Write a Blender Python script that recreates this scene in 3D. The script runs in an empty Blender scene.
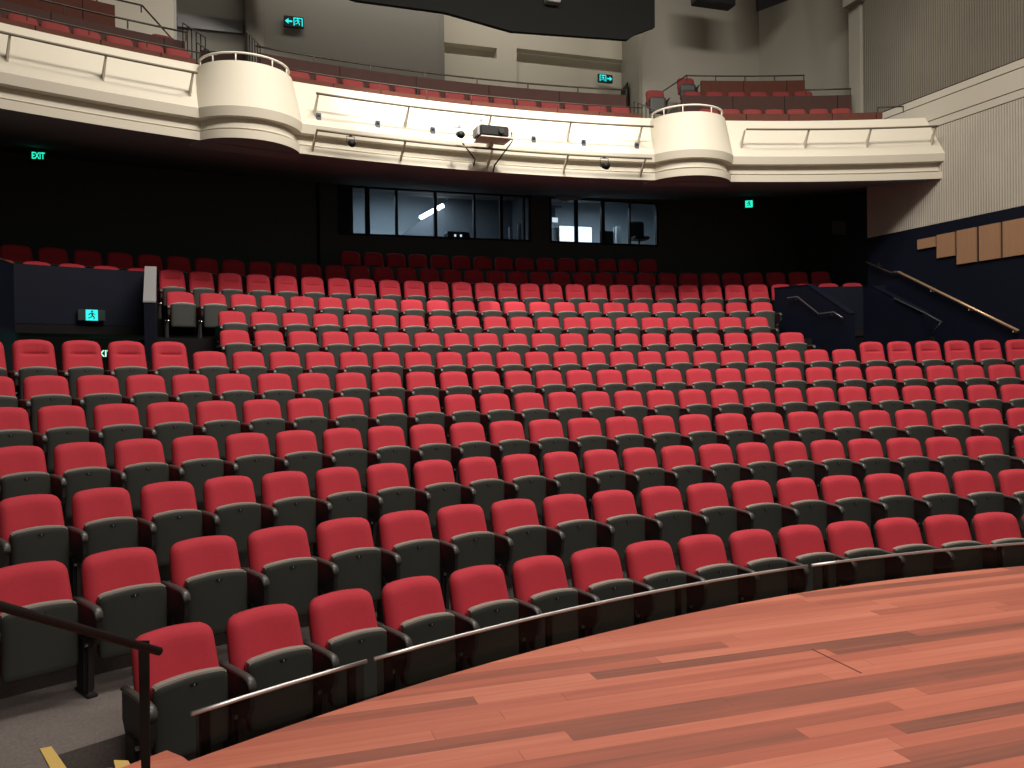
import bpy, bmesh, math, random
from mathutils import Vector, Matrix
random.seed(7)
C = bpy.context.scene.collection
sc = bpy.context.scene
R_ = math.radians

# ------------------------------------------------------------------ camera, world, lights, exposure
# World frame: origin = centre of the seating arcs, +Y = house axis towards the back, z=0 front row floor.
cam_d = bpy.data.cameras.new('camera'); cam = bpy.data.objects.new('camera', cam_d); C.objects.link(cam)
sc.camera = cam
cam_d.sensor_width = 36.0; cam_d.lens = 818.458 / 1024 * 36.0
cam_d.clip_start = 0.05; cam_d.clip_end = 200
th, ro, hd = R_(0.57094), R_(-0.78786), R_(17.5)
Xc = Vector((math.cos(hd), -math.sin(hd), 0)); Yh = Vector((math.sin(hd), math.cos(hd), 0))
Yc = Yh * math.cos(th) - Vector((0, 0, math.sin(th))); Zc = Xc.cross(Yc)
right = Xc * math.cos(ro) + Zc * math.sin(ro); up = -Xc * math.sin(ro) + Zc * math.cos(ro)
m = Matrix((right, up, -Yc)).transposed().to_4x4(); m.translation = Vector((-5.1684, 6.0212, 2.30))
cam.matrix_world = m

w = bpy.data.worlds.new('world'); sc.world = w; w.use_nodes = True
w.node_tree.nodes['Background'].inputs[0].default_value = (1.0, 0.93, 0.84, 1)
w.node_tree.nodes['Background'].inputs[1].default_value = 0.30
sc.view_settings.view_transform = 'Standard'; sc.view_settings.look = 'None'
sc.view_settings.gamma = 1.0; sc.view_settings.exposure = -0.13
try: sc.view_settings.use_curve_mapping = False
except Exception: pass
sc.render.film_transparent = False

def aim(o, loc, tgt):
    o.location = loc
    o.rotation_euler = (Vector(tgt) - Vector(loc)).to_track_quat('-Z', 'Y').to_euler()
def area(name, loc, tgt, sx, sy, power, col=(1, .9, .78), spread=180):
    d = bpy.data.lights.new(name, 'AREA'); d.shape = 'RECTANGLE'; d.size = sx; d.size_y = sy
    d.energy = power; d.color = col; d.spread = R_(spread)
    o = bpy.data.objects.new(name, d); C.objects.link(o); aim(o, loc, tgt); return o
def spot(name, loc, tgt, power, ang, blend=.5, rad=.08, col=(1, .9, .78)):
    d = bpy.data.lights.new(name, 'SPOT'); d.energy = power; d.spot_size = R_(ang); d.spot_blend = blend
    d.shadow_soft_size = rad; d.color = col
    o = bpy.data.objects.new(name, d); C.objects.link(o); aim(o, loc, tgt); return o
# house lights in the ceiling, stage lights, follow spot on the balcony front
area('house_light', (0.0, 12.0, 14.2), (0, 20.5, 2.5), 10.0, 1.4, 1430, (1, .92, .84), 125)
area('house_light', (0.0, 16.5, 14.2), (0, 17.0, 1), 10.0, 2.0, 480, (1, .92, .84), 150)
area('stage_light', (-1.5, 4.5, 9.5), (-1.5, 6.0, 0), 7.0, 2.0, 370, (1, .91, .84), 110)
o = spot('balcony_wash', (-0.8, 17.0, 14.4), (-0.8, 21.2, 7.5), 1450, 150, .5, .10, (1, .92, .80)); o.scale = (1, .10, 1)
o = spot('balcony_spot', (-0.6, 16.6, 14.2), (-0.6, 21.4, 7.6), 6500, 44, .5, .12, (1, .96, .90)); o.scale = (1, .34, 1)
area('upper_wall_fill', (-.5, 24.9, 13.6), (-.5, 27.2, 10.2), 9.0, .5, 190, (1, .93, .84))  # unseen lamp added to brighten the upper rear walls

# ------------------------------------------------------------------ materials
MT = {}
def mat(name, col, rough=.6, metal=0.0, emit=None, es=0, spec=.5, noise=None, nscale=20, bump=0, bscale=80):
    m = bpy.data.materials.new(name); m.use_nodes = True; nt = m.node_tree; b = nt.nodes['Principled BSDF']
    b.inputs['Base Color'].default_value = (*col, 1); b.inputs['Roughness'].default_value = rough
    b.inputs['Metallic'].default_value = metal; b.inputs['Specular IOR Level'].default_value = spec
    if emit: b.inputs['Emission Color'].default_value = (*emit, 1); b.inputs['Emission Strength'].default_value = es
    if noise:
        tc = nt.nodes.new('ShaderNodeTexCoord'); n = nt.nodes.new('ShaderNodeTexNoise'); n.inputs['Scale'].default_value = nscale
        n.inputs['Detail'].default_value = 5
        mx = nt.nodes.new('ShaderNodeMix'); mx.data_type = 'RGBA'
        mx.inputs['A'].default_value = (*col, 1); mx.inputs['B'].default_value = (*noise, 1)
        nt.links.new(tc.outputs['Object'], n.inputs['Vector']); nt.links.new(n.outputs['Fac'], mx.inputs['Factor'])
        nt.links.new(mx.outputs['Result'], b.inputs['Base Color'])
    if bump:
        tc = nt.nodes.new('ShaderNodeTexCoord'); n = nt.nodes.new('ShaderNodeTexNoise'); n.inputs['Scale'].default_value = bscale
        bp = nt.nodes.new('ShaderNodeBump'); bp.inputs['Strength'].default_value = bump
        nt.links.new(tc.outputs['Object'], n.inputs['Vector']); nt.links.new(n.outputs['Fac'], bp.inputs['Height'])
        nt.links.new(bp.outputs['Normal'], b.inputs['Normal'])
    MT[name] = m; return m
mat('red_fabric', (.47, .034, .050), .85, spec=.3, noise=(.40, .027, .042), nscale=45, bump=.12, bscale=320)
mat('shell_plastic', (.036, .038, .032), .5, spec=.4, bump=.06, bscale=200)
mat('dark_frame', (.010, .008, .008), .6)
mat('arm_plastic', (.055, .052, .047), .38)
mat('lit_rim', (.27, .24, .205), .5)  # shell plastic made paler, overhead light put into the colour
mat('standard_panel', (.012, .009, .009), .6)
mat('bolt_steel', (.5, .49, .47), .3, 1)
mat('plate_black', (.012, .012, .012), .4)
mat('plate_mark', (.25, .25, .23), .5)
mat('carpet', (.095, .082, .076), .95, spec=.1, noise=(.21, .18, .165), nscale=70, bump=.4, bscale=260)
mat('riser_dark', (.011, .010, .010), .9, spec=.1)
mat('black_paint', (.085, .105, .10), .8, spec=.15)
mat('navy_paint', (.0035, .005, .012), .6, spec=.15, noise=(.0045, .0065, .015), nscale=3)
mat('cap_grey', (.25, .25, .25), .5)
mat('balcony_white', (.56, .525, .43), .6, spec=.3, noise=(.53, .495, .40), nscale=1.2)
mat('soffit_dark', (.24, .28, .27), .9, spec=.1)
mat('wood_balcony', (.10, .034, .023), .8, spec=.15, noise=(.07, .025, .017), nscale=8)
mat('wood_dark', (.060, .030, .024), .8, spec=.15, noise=(.045, .024, .02), nscale=6)
mat('rail_bronze', (.045, .034, .025), .5, .3)
mat('rail_grey', (.22, .22, .22), .35, .8)
mat('rail_steel', (.60, .60, .58), .42, 1)
mat('rail_white', (.72, .68, .58), .4)
mat('rail_copper', (.55, .36, .22), .38, .5)
mat('rail_black', (.012, .011, .010), .65, spec=.15)
mat('rod_brown', (.14, .115, .075), .5)
mat('plaster', (.31, .295, .245), .8, spec=.2, noise=(.27, .26, .215), nscale=1)
mat('plaster_light', (.62, .585, .48), .8, spec=.2)
mat('band_plaster', (.46, .435, .36), .8, spec=.2)
mat('grey_wall', (.27, .26, .225), .8, spec=.2)
mat('bulkhead_dark', (.016, .017, .016), .9, spec=.1)
mat('yellow_nosing', (.62, .42, .12), .6)
mat('equipment_black', (.007, .007, .007), .6, spec=.3)
mat('gallery_fabric', (.17, .030, .028), .85, spec=.2)
mat('socket_blue', (.05, .06, .08), .5)
mat('green_sign', (.0, .03, .02), .5, emit=(.02, .80, .50), es=1.4)
mat('cyan_sign', (.0, .03, .03), .5, emit=(.02, .75, .72), es=1.4)
mat('sign_dark', (.004, .02, .016), .5)
mat('sign_pale', (.2, .6, .5), .5, emit=(.55, 1.0, .8), es=1.3)
mat('tube_glow', (1, 1, 1), .5, emit=(.86, .93, 1.0), es=9)
mat('white_glow', (.8, .8, .8), .5, emit=(.85, .95, 1.0), es=1.15)
mat('booth_wall', (.35, .40, .43), .8, spec=.2)
mat('booth_wall_dark', (.12, .135, .15), .8, spec=.2)
mat('booth_blue', (.24, .30, .42), .7)
mat('paper', (.20, .22, .20), .7)
mat('seam_dark', (.16, .05, .035), .7)

def ribbed(name, c1, scale, strength=.5, block=False):
    m = mat(name, c1, .85, spec=.15); nt = m.node_tree; b = nt.nodes['Principled BSDF']
    tc = nt.nodes.new('ShaderNodeTexCoord'); wv = nt.nodes.new('ShaderNodeTexWave')
    wv.bands_direction = 'Y'; wv.inputs['Scale'].default_value = scale
    bp = nt.nodes.new('ShaderNodeBump'); bp.inputs['Strength'].default_value = strength; bp.inputs['Distance'].default_value = .02
    nt.links.new(tc.outputs['Object'], wv.inputs['Vector']); nt.links.new(wv.outputs['Fac'], bp.inputs['Height'])
    nt.links.new(bp.outputs['Normal'], b.inputs['Normal'])
    rp = nt.nodes.new('ShaderNodeMapRange'); rp.inputs['To Min'].default_value = .80; rp.inputs['To Max'].default_value = 1.0
    nt.links.new(wv.outputs['Fac'], rp.inputs['Value'])
    n = nt.nodes.new('ShaderNodeTexNoise'); n.inputs['Scale'].default_value = 1.3; n.inputs['Detail'].default_value = 3
    nt.links.new(tc.outputs['Object'], n.inputs['Vector'])
    r2 = nt.nodes.new('ShaderNodeMapRange'); r2.inputs['To Min'].default_value = .82; r2.inputs['To Max'].default_value = 1.12
    nt.links.new(n.outputs['Fac'], r2.inputs['Value'])
    mu = nt.nodes.new('ShaderNodeMath'); mu.operation = 'MULTIPLY'
    nt.links.new(rp.outputs['Result'], mu.inputs[0]); nt.links.new(r2.outputs['Result'], mu.inputs[1])
    vm = nt.nodes.new('ShaderNodeVectorMath'); vm.operation = 'SCALE'; vm.inputs[0].default_value = c1
    nt.links.new(mu.outputs[0], vm.inputs['Scale']); nt.links.new(vm.outputs['Vector'], b.inputs['Base Color'])
    return m
ribbed('ribbed_light', (.46, .43, .355), 5.5)
ribbed('ribbed_shaded', (.17, .158, .125), 5.5)  # same ribbed wall darkened; shade on its upper part is painted in

def planks(name, w, L, cols, rough, axis='X', spec=.4):
    m = bpy.data.materials.new(name); m.use_nodes = True; nt = m.node_tree; b = nt.nodes['Principled BSDF']; N = nt.nodes; K = nt.links
    b.inputs['Roughness'].default_value = rough; b.inputs['Specular IOR Level'].default_value = spec
    tc = N.new('ShaderNodeTexCoord'); sp = N.new('ShaderNodeSeparateXYZ'); K.new(tc.outputs['Object'], sp.inputs[0])
    a_, c_ = ('X', 'Y') if axis == 'X' else ('Z', 'Y')
    def M(op, x, y=None):
        n = N.new('ShaderNodeMath'); n.operation = op
        for i, v in enumerate((x, y)):
            if v is None: continue
            if isinstance(v, (int, float)): n.inputs[i].default_value = v
            else: K.new(v, n.inputs[i])
        return n.outputs[0]
    rowf = M('DIVIDE', sp.outputs[c_], w); row = M('FLOOR', rowf)
    wn = N.new('ShaderNodeTexWhiteNoise'); wn.noise_dimensions = '1D'; K.new(row, wn.inputs['W'])
    off = M('MULTIPLY', wn.outputs['Value'], 7.3)
    pf = M('ADD', M('DIVIDE', sp.outputs[a_], L), off); pi = M('FLOOR', pf)
    cb = N.new('ShaderNodeCombineXYZ'); K.new(row, cb.inputs[0]); K.new(pi, cb.inputs[1])
    w2 = N.new('ShaderNodeTexWhiteNoise'); w2.noise_dimensions = '2D'; K.new(cb.outputs[0], w2.inputs['Vector'])
    mp = N.new('ShaderNodeMapping'); K.new(tc.outputs['Object'], mp.inputs[0])
    mp.inputs['Scale'].default_value = (1.2, 26, 26) if axis == 'X' else (26, 26, 1.2)
    ad = N.new('ShaderNodeVectorMath'); K.new(mp.outputs[0], ad.inputs[0]); K.new(w2.outputs['Color'], ad.inputs[1])
    ns = N.new('ShaderNodeTexNoise'); ns.inputs['Scale'].default_value = 1.0; ns.inputs['Detail'].default_value = 6; K.new(ad.outputs[0], ns.inputs['Vector'])
    v = M('ADD', M('MULTIPLY', w2.outputs['Value'], .78), M('MULTIPLY', M('SUBTRACT', ns.outputs['Fac'], .5), .65)); v = M('ADD', v, .10)
    cr = N.new('ShaderNodeValToRGB'); K.new(v, cr.inputs[0])
    cr.color_ramp.elements[0].position = 0; cr.color_ramp.elements[0].color = (*cols[0], 1)
    cr.color_ramp.elements[1].position = 1; cr.color_ramp.elements[1].color = (*cols[-1], 1)
    for i, c in enumerate(cols[1:-1]):
        e = cr.color_ramp.elements.new((i + 1) / (len(cols) - 1)); e.color = (*c, 1)
    # joints
    fr = M('FRACT', rowf); ed = M('LESS_THAN', M('MINIMUM', fr, M('SUBTRACT', 1.0, fr)), .010)
    fx = M('FRACT', pf); ex = M('LESS_THAN', M('MINIMUM', fx, M('SUBTRACT', 1.0, fx)), .0012)
    jo = M('MAXIMUM', ed, ex)
    mx = N.new('ShaderNodeMix'); mx.data_type = 'RGBA'; K.new(M('MULTIPLY', jo, .45), mx.inputs['Factor']); K.new(cr.outputs[0], mx.inputs['A'])
    mx.inputs['B'].default_value = (.09, .03, .02, 1); K.new(mx.outputs['Result'], b.inputs['Base Color'])
    MT[name] = m; return m
planks('stage_boards', .105, 2.1, [(.17, .072, .050), (.31, .100, .066), (.42, .125, .080), (.50, .158, .100), (.58, .215, .140)], .45)
planks('panel_wood', 90, 90, [(.20, .105, .055), (.27, .15, .08), (.33, .19, .105)], .5, 'Z')

def glass(name, tint, fac, rough=.03):
    m = bpy.data.materials.new(name); m.use_nodes = True; nt = m.node_tree
    for n in list(nt.nodes): nt.nodes.remove(n)
    o = nt.nodes.new('ShaderNodeOutputMaterial'); t = nt.nodes.new('ShaderNodeBsdfTransparent'); t.inputs[0].default_value = (*tint, 1)
    g = nt.nodes.new('ShaderNodeBsdfGlossy'); g.inputs['Roughness'].default_value = rough; g.inputs['Color'].default_value = (.9, .9, .9, 1)
    x = nt.nodes.new('ShaderNodeMixShader'); x.inputs[0].default_value = fac
    nt.links.new(t.outputs[0], x.inputs[1]); nt.links.new(g.outputs[0], x.inputs[2]); nt.links.new(x.outputs[0], o.inputs[0])
    MT[name] = m; return m
glass('booth_glass', (.86, .90, .93), .04)
glass('smoked_glass', (.72, .70, .68), .008)

# ------------------------------------------------------------------ mesh helpers
def link(name, bm, m, parent=None, smooth=False):
    me = bpy.data.meshes.new(name); bm.normal_update(); bm.to_mesh(me); bm.free()
    me.materials.append(MT[m])
    if smooth:
        for p in me.polygons: p.use_smooth = True
    o = bpy.data.objects.new(name, me); C.objects.link(o)
    if parent: o.parent = parent
    return o
def tag(o, label=None, cat=None, group=None, kind=None):
    if label: o['label'] = label
    if cat: o['category'] = cat
    if group: o['group'] = group
    if kind: o['kind'] = kind
    return o
def empty(name, loc=(0, 0, 0), rz=0):
    o = bpy.data.objects.new(name, None); C.objects.link(o); o.location = loc; o.rotation_euler = (0, 0, rz)
    o.empty_display_size = .1; return o
def box(bm, c, s, rz=0, bev=0):
    r = bmesh.ops.create_cube(bm, size=1.0)
    vs = r['verts']
    M = Matrix.Translation(c) @ Matrix.Rotation(rz, 4, 'Z') @ Matrix.Diagonal((*s, 1))
    bmesh.ops.transform(bm, matrix=M, verts=vs)
    if bev:
        es = list({e for v in vs for e in v.link_edges}); bmesh.ops.bevel(bm, geom=es, offset=bev, segments=2, affect='EDGES')
    return vs
def tube(bm, pts, r, n=8, cap=True):
    pts = [Vector(p) for p in pts]; rings = []
    for i, p in enumerate(pts):
        d = (pts[min(i + 1, len(pts) - 1)] - pts[max(i - 1, 0)]).normalized()
        u = d.cross(Vector((0, 0, 1)));
        if u.length < .01: u = d.cross(Vector((0, 1, 0)))
        u.normalize(); v = u.cross(d)
        rr = r[i] if isinstance(r, (list, tuple)) else r
        rings.append([bm.verts.new(p + u * rr * math.cos(2 * math.pi * k / n) + v * rr * math.sin(2 * math.pi * k / n)) for k in range(n)])
    for a, b in zip(rings, rings[1:]):
        for k in range(n): bm.faces.new((a[k], a[(k + 1) % n], b[(k + 1) % n], b[k]))
    if cap: bm.faces.new(rings[0][::-1]); bm.faces.new(rings[-1])
def prism(bm, pts, vec):
    """closed polygon pts (3D) extruded by vec"""
    vec = Vector(vec); a = [bm.verts.new(Vector(p)) for p in pts]; b = [bm.verts.new(Vector(p) + vec) for p in pts]; n = len(pts)
    bm.faces.new(a); bm.faces.new(b[::-1])
    for i in range(n): bm.faces.new((a[(i + 1) % n], a[i], b[i], b[(i + 1) % n]))
    bmesh.ops.recalc_face_normals(bm, faces=bm.faces)
def pol(R, a, z=0): return Vector((R * math.sin(R_(a)), R * math.cos(R_(a)), z))
def sweep(bm, prof, a0, a1, step=1.0, closed=True):
    """profile [(R,z)...] swept from angle a0 to a1 (degrees from the house axis)"""
    n = max(1, int(abs(a1 - a0) / step)); rings = []
    for i in range(n + 1):
        a = a0 + (a1 - a0) * i / n; rings.append([bm.verts.new(pol(r, a, z)) for r, z in prof])
    k = len(prof)
    for A, B in zip(rings, rings[1:]):
        for j in range(k if closed else k - 1): bm.faces.new((A[j], A[(j + 1) % k], B[(j + 1) % k], B[j]))
    if closed: bm.faces.new(rings[0]); bm.faces.new(rings[-1][::-1])
    bmesh.ops.recalc_face_normals(bm, faces=bm.faces)
def rod(bm, R, z, a0, a1, r, n=6, step=1.5):
    k = max(2, int(abs(a1 - a0) / step) + 1); tube(bm, [pol(R, a0 + (a1 - a0) * i / k, z) for i in range(k + 1)], r, n)
def new(): return bmesh.new()
def struct(name, bm, m, parent=None, smooth=False):
    o = link(name, bm, m, parent, smooth)
    if not parent: o['kind'] = 'structure'
    return o

# ------------------------------------------------------------------ seats
def grid_cushion(bm, outline, x0, z0, sx, sz, front, back, n=12, nz=None, disp=None):
    """cushion between a front sheet y=front(x,z,edge) and the back plane; outline(t) in [-1,1]^2"""
    def P(s, t):
        r = max(abs(s), abs(t))
        if r < 1e-6: return 0., 0.
        ox, oz = outline(s / r, t / r); wgt = r ** 3
        return (1 - wgt) * s * .93 + wgt * r * ox, (1 - wgt) * t * .93 + wgt * r * oz
    nz = nz or n
    def sheet(fn):
        g = []
        for j in range(nz + 1):
            row = []
            for i in range(n + 1):
                s, t = -1 + 2 * i / n, -1 + 2 * j / nz
                # cluster towards the rim
                s2 = math.copysign(1 - (1 - abs(s)) ** 1.35, s); t2 = math.copysign(1 - (1 - abs(t)) ** 1.35, t)
                px, pz = P(s2, t2); e = 1 - max(abs(s2), abs(t2))
                X, Z = x0 + px * sx, z0 + pz * sz
                row.append(bm.verts.new((X, fn(px, pz, e, X, Z), Z)))
            g.append(row)
        return g
    A = sheet(front); B = sheet(back)
    for j in range(nz):
        for i in range(n):
            bm.faces.new((A[j][i], A[j][i + 1], A[j + 1][i + 1], A[j + 1][i]))
            bm.faces.new((B[j][i], B[j + 1][i], B[j + 1][i + 1], B[j][i + 1]))
    for i in range(n):
        bm.faces.new((A[0][i], B[0][i], B[0][i + 1], A[0][i + 1])); bm.faces.new((A[nz][i], A[nz][i + 1], B[nz][i + 1], B[nz][i]))
    for j in range(nz):
        bm.faces.new((A[j][0], A[j + 1][0], B[j + 1][0], B[j][0])); bm.faces.new((A[j][n], B[j][n], B[j + 1][n], A[j + 1][n]))
    bmesh.ops.recalc_face_normals(bm, faces=bm.faces)
def rrect(rt, rb, arch, taper=0):
    """rounded rectangle direction map: (s,t) on the unit square ring -> outline point; arch lowers the top corners"""
    def f(s, t):
        rad = rt if t > 0 else rb
        x, z = s, t
        if abs(s) > 1 - rad and abs(t) > 1 - rad:
            cx, cz = math.copysign(1 - rad, s), math.copysign(1 - rad, t)
            dx, dz = abs(s) - (1 - rad), abs(t) - (1 - rad)
            L = math.hypot(dx, dz); mL = max(dx, dz)
            if L > 1e-9: x = cx + math.copysign(dx / L * mL, s); z = cz + math.copysign(dz / L * mL, t)
        if t > 0: z -= arch * x * x * max(0, z)
        x *= 1 - taper * (z + 1) / 2
        return x, z
    return f
TOP, BOT = .87, .40
def lean(z, top): return -(top - z) * .30
def make_backrest(top, high):
    bm = new(); zc, hz = (top + BOT) / 2, (top - BOT) / 2
    def front(px, pz, e, X, Z):
        edge = min(1, e / .22); bulge = .022 + .052 * (1 - (1 - edge) ** 2.4)
        y = lean(Z, top) - bulge + .018 * (1 - abs(px)) * edge
        if high:
            d = Z - (top - .185)
            inb = max(0, 1 - (abs(px) / .62) ** 8)
            y += inb * (.036 / (1 + math.exp(-d / .006)) * math.exp(-max(0, d) / .09) + .034 * math.exp(-(d / .011) ** 2))
        return y
    def back(px, pz, e, X, Z): return lean(Z, top) + .03 - .02 * (1 - min(1, e / .2))
    grid_cushion(bm, rrect(.28, .12, .10, .09), -.006, zc, .247, hz, front, back, 14 if high else 12, 44 if high else 12)
    return link('backrest', bm, 'red_fabric', None, True)
def make_seat(high):
    top = TOP + (.13 if high else 0)
    root = empty('theatre_seat')
    b = make_backrest(top, high); b.parent = root
    # hard shell behind the backrest
    bm = new(); zc, hz = (top + .30) / 2 - .02, (top - .30) / 2 - .02
    grid_cushion(bm, rrect(.2, .15, .05, .04), 0, zc, .235, hz, lambda px, pz, e, X, Z: lean(Z, top) + .028,
                 lambda px, pz, e, X, Z: lean(Z, top) + .05 + .02 * min(1, e / .3), 6)
    s = link('back_shell', bm, 'shell_plastic', root, True)
    # upturned seat pan: underside faces the stage
    bm = new()
    PO = rrect(.20, .10, .12, -.02)
    def pf(px, pz, e, X, Z): return -.288 + (.65 - Z) * -.02 + .010 * (max(0, 1 - e / .06)) ** 2 + .02 * abs(px) ** 3
    def pb(px, pz, e, X, Z): return -.262 + (.65 - Z) * -.02 + .02 * abs(px) ** 3
    grid_cushion(bm, PO, 0, .438, .206, .218, pf, pb, 14, 14)
    link('seat_shell', bm, 'shell_plastic', root, True)
    # strip along the pan's arched top, paler to paint in overhead light
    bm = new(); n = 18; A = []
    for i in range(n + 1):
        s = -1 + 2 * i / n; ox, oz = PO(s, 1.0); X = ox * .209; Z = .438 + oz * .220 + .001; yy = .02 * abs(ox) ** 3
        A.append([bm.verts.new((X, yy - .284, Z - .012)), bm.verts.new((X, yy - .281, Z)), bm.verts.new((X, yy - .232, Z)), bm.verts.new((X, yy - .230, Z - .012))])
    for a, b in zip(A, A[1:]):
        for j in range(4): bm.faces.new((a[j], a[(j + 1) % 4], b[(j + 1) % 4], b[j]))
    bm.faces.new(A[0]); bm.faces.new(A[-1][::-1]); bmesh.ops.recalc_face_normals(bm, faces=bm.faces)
    link('lit_rim', bm, 'lit_rim', root)
    bm = new()
    grid_cushion(bm, rrect(.16, .12, .13, -.02), 0, .434, .198, .212, lambda px, pz, e, X, Z: -.240 + (.65 - Z) * -.02,
                 lambda px, pz, e, X, Z: -.185 + (.65 - Z) * -.02 + .03 * min(1, e / .3), 8)
    link('seat_cushion', bm, 'red_fabric', root, True)
    # number plate near the top of the pan
    bm = new(); box(bm, (0, -.290, .603), (.044, .006, .017), 0, .002); pl = link('number_plate', bm, 'plate_black', root)
    bm = new(); box(bm, (.002, -.294, .603), (.006, .003, .012)); link('numeral_mark', bm, 'plate_mark', pl)
    add_arm(root, 1)
    # black under-seat beam and pivot boxes
    bm = new(); box(bm, (0, -.10, .33), (.46, .06, .07), 0, .01); link('support_beam', bm, 'dark_frame', root)
    return root
def add_arm(root, sgn):
    x = sgn * .275
    bm = new()
    # arm pad: gently falling forward, rounded nose that droops
    path = [(-.01, .585, .020), (-.12, .592, .022), (-.25, .592, .024), (-.36, .590, .026), (-.405, .582, .027), (-.428, .562, .027), (-.436, .535, .022)]
    rings = []
    for y, z, hw in path:
        ring = []
        for k in range(10):
            a = 2 * math.pi * k / 10; ring.append(bm.verts.new((x + hw * math.cos(a), y, z + .016 * math.sin(a))))
        rings.append(ring)
    for A, B in zip(rings, rings[1:]):
        for k in range(10): bm.faces.new((A[k], A[(k + 1) % 10], B[(k + 1) % 10], B[k]))
    bm.faces.new(rings[0][::-1]); bm.faces.new(rings[-1]); bmesh.ops.recalc_face_normals(bm, faces=bm.faces)
    ap = link('armrest', bm, 'arm_plastic', root, True)
    # side standard: panel under the arm narrowing to a pedestal with a foot
    bm = new()
    prof = [(-.02, .585), (-.41, .580), (-.428, .55), (-.425, .43), (-.38, .36), (-.28, .33), (-.26, .03), (-.27, 0), (-.08, 0), (-.10, .03), (-.09, .30), (-.02, .42)]
    prism(bm, [(x - .014, y, z) for y, z in prof], (.028, 0, 0))
    sp = link('side_standard', bm, 'standard_panel', root)
    bm = new(); box(bm, (x, -.18, .010), (.065, .24, .020), 0, .005); box(bm, (x, -.17, .20), (.06, .15, .36), 0, .01)
    link('pedestal', bm, 'dark_frame', root)
    bm = new(); tube(bm, [(x - .03, -.26, .335), (x + .03, -.26, .335)], .013, 10); link('pivot_cap', bm, 'bolt_steel', root)
    return ap
def kids(o, table): return [c for c in table if c.parent == o]
def copy_tree(src, skip=()):
    def cp(o, par):
        c = o.copy(); C.objects.link(c)
        if par: c.parent = par
        for ch in o.children: cp(ch, c)
        return c
    return cp(src, None)

RING = {1: (12.494, -1.426), 2: (13.62, -1.152), 3: (14.748, -.857), 4: (15.875, -.554), 5: (17.0, -.238), 6: (18.125, .079),
        7: (19.252, .408), 8: (20.38, .784), 9: (21.509, 1.172), 10: (22.638, 1.579), 11: (23.767, 1.973), 12: (24.90, 2.40), 13: (26.03, 2.90)}
def floor_z(k): return RING[k][1] + 2.30 - TOP
ROWS = {
1: [-26.86, -24.30, -21.83, -19.31, -16.78, -14.18, -11.68, -9.16, -6.63, -4.10, -1.62, 0.87, 3.41, 5.93, 8.48, 11.01],
2: [-28.86, -26.52, -23.99, -21.60, -19.27, -16.88, -14.57, -12.23, -9.87, -7.50, -5.16, -2.81, -0.52, 1.90, 4.23, 6.50, 8.79, 11.16, 13.51],
3: [-27.53, -25.57, -23.52, -21.49, -19.49, -17.44, -15.41, -13.42, -11.43, -9.41, -7.46, -5.45, -3.45, -1.46, 0.55, 2.53, 4.54, 6.51, 8.55, 10.63, 12.69, 14.82, 17.30],
4: [-26.80, -25.05, -23.14, -21.23, -19.33, -17.42, -15.53, -13.63, -11.75, -9.91, -7.99, -6.02, -4.04, -2.07, -0.12, 1.85, 3.80, 5.80, 7.77, 9.67, 11.62, 13.61, 15.51, 17.49, 19.43],
5: [-26.31, -24.60, -22.80, -21.01, -19.23, -17.43, -15.65, -13.87, -12.06, -10.28, -8.53, -6.81, -5.04, -3.31, -1.53, 0.22, 2.00, 3.73, 5.53, 7.28, 9.05, 10.82, 12.57, 14.32, 16.04, 17.76, 19.48, 21.20],
6: [-25.93, -24.23, -22.49, -20.81, -19.16, -17.44, -15.74, -14.04, -12.34, -10.70, -9.01, -7.36, -5.73, -4.06, -2.41, -0.79, 0.88, 2.52, 4.16, 5.84, 7.53, 9.13, 10.89, 12.59, 14.25, 15.87, 17.52, 19.15, 20.78, 22.38, 23.98],
7: [-25.53, -23.89, -22.27, -20.65, -19.06, -17.43, -15.80, -14.26, -12.63, -11.06, -9.51, -7.92, -6.31, -4.75, -3.21, -1.67, -0.14, 1.42, 3.04, 4.59, 6.15, 7.74, 9.27, 10.86, 12.47, 14.04, 15.61, 17.10, 18.60, 20.16, 21.68, 23.27, 24.90],
8: [-15.52, -14.02, -12.47, -10.91, -9.40, -7.95, -6.34, -4.79, -3.24, -1.66, -0.09, 1.50, 3.08, 4.62, 6.16, 7.71, 9.32, 10.87, 12.44, 14.06],
9: [-14.85, -13.43, -11.99, -10.51, -9.06, -7.62, -6.14, -4.64, -3.18, -1.65, -0.26, 1.28, 2.78, 4.27, 5.77, 7.24, 8.75, 10.23, 11.76, 13.29],
10: [-16.42, -15.00, -13.65, -12.28, -10.87, -9.50, -8.09, -6.67, -5.30, -3.91, -2.49, -1.05, 0.36, 1.77, 3.21, 4.59, 6.04, 7.47, 8.90, 10.37, 11.77, 13.22, 14.68],
11: [-22.90, -21.56, -20.25, -18.91, -17.52, -16.17, -14.94, -13.63, -12.30, -10.98, -9.68, -8.32, -7.01, -5.69, -4.38, -3.04, -1.77, -0.48, 0.79, 2.08, 3.41, 4.69, 6.00, 7.26, 8.62, 9.97, 11.39, 12.74, 14.09, 15.46, 16.80, 18.15, 19.52, 20.88],
12: [-21.91, -20.53, -19.16, -17.88, -16.60, -15.38] + [-15.38 + 1.2553 * i for i in range(1, 15)] + [3.45, 4.68] + [4.68 + 1.265 * i for i in range(1, 8)] + [14.80, 16.09, 17.38, 18.68, 19.97],
13: [-6.45 + 1.22 * i for i in range(0, 15)]}
ORD = 'first second third fourth fifth sixth seventh eighth ninth tenth eleventh twelfth thirteenth'.split()
ONES = ['', 'first', 'second', 'third', 'fourth', 'fifth', 'sixth', 'seventh', 'eighth', 'ninth', 'tenth', 'eleventh', 'twelfth', 'thirteenth',
        'fourteenth', 'fifteenth', 'sixteenth', 'seventeenth', 'eighteenth', 'nineteenth', 'twentieth']
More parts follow.
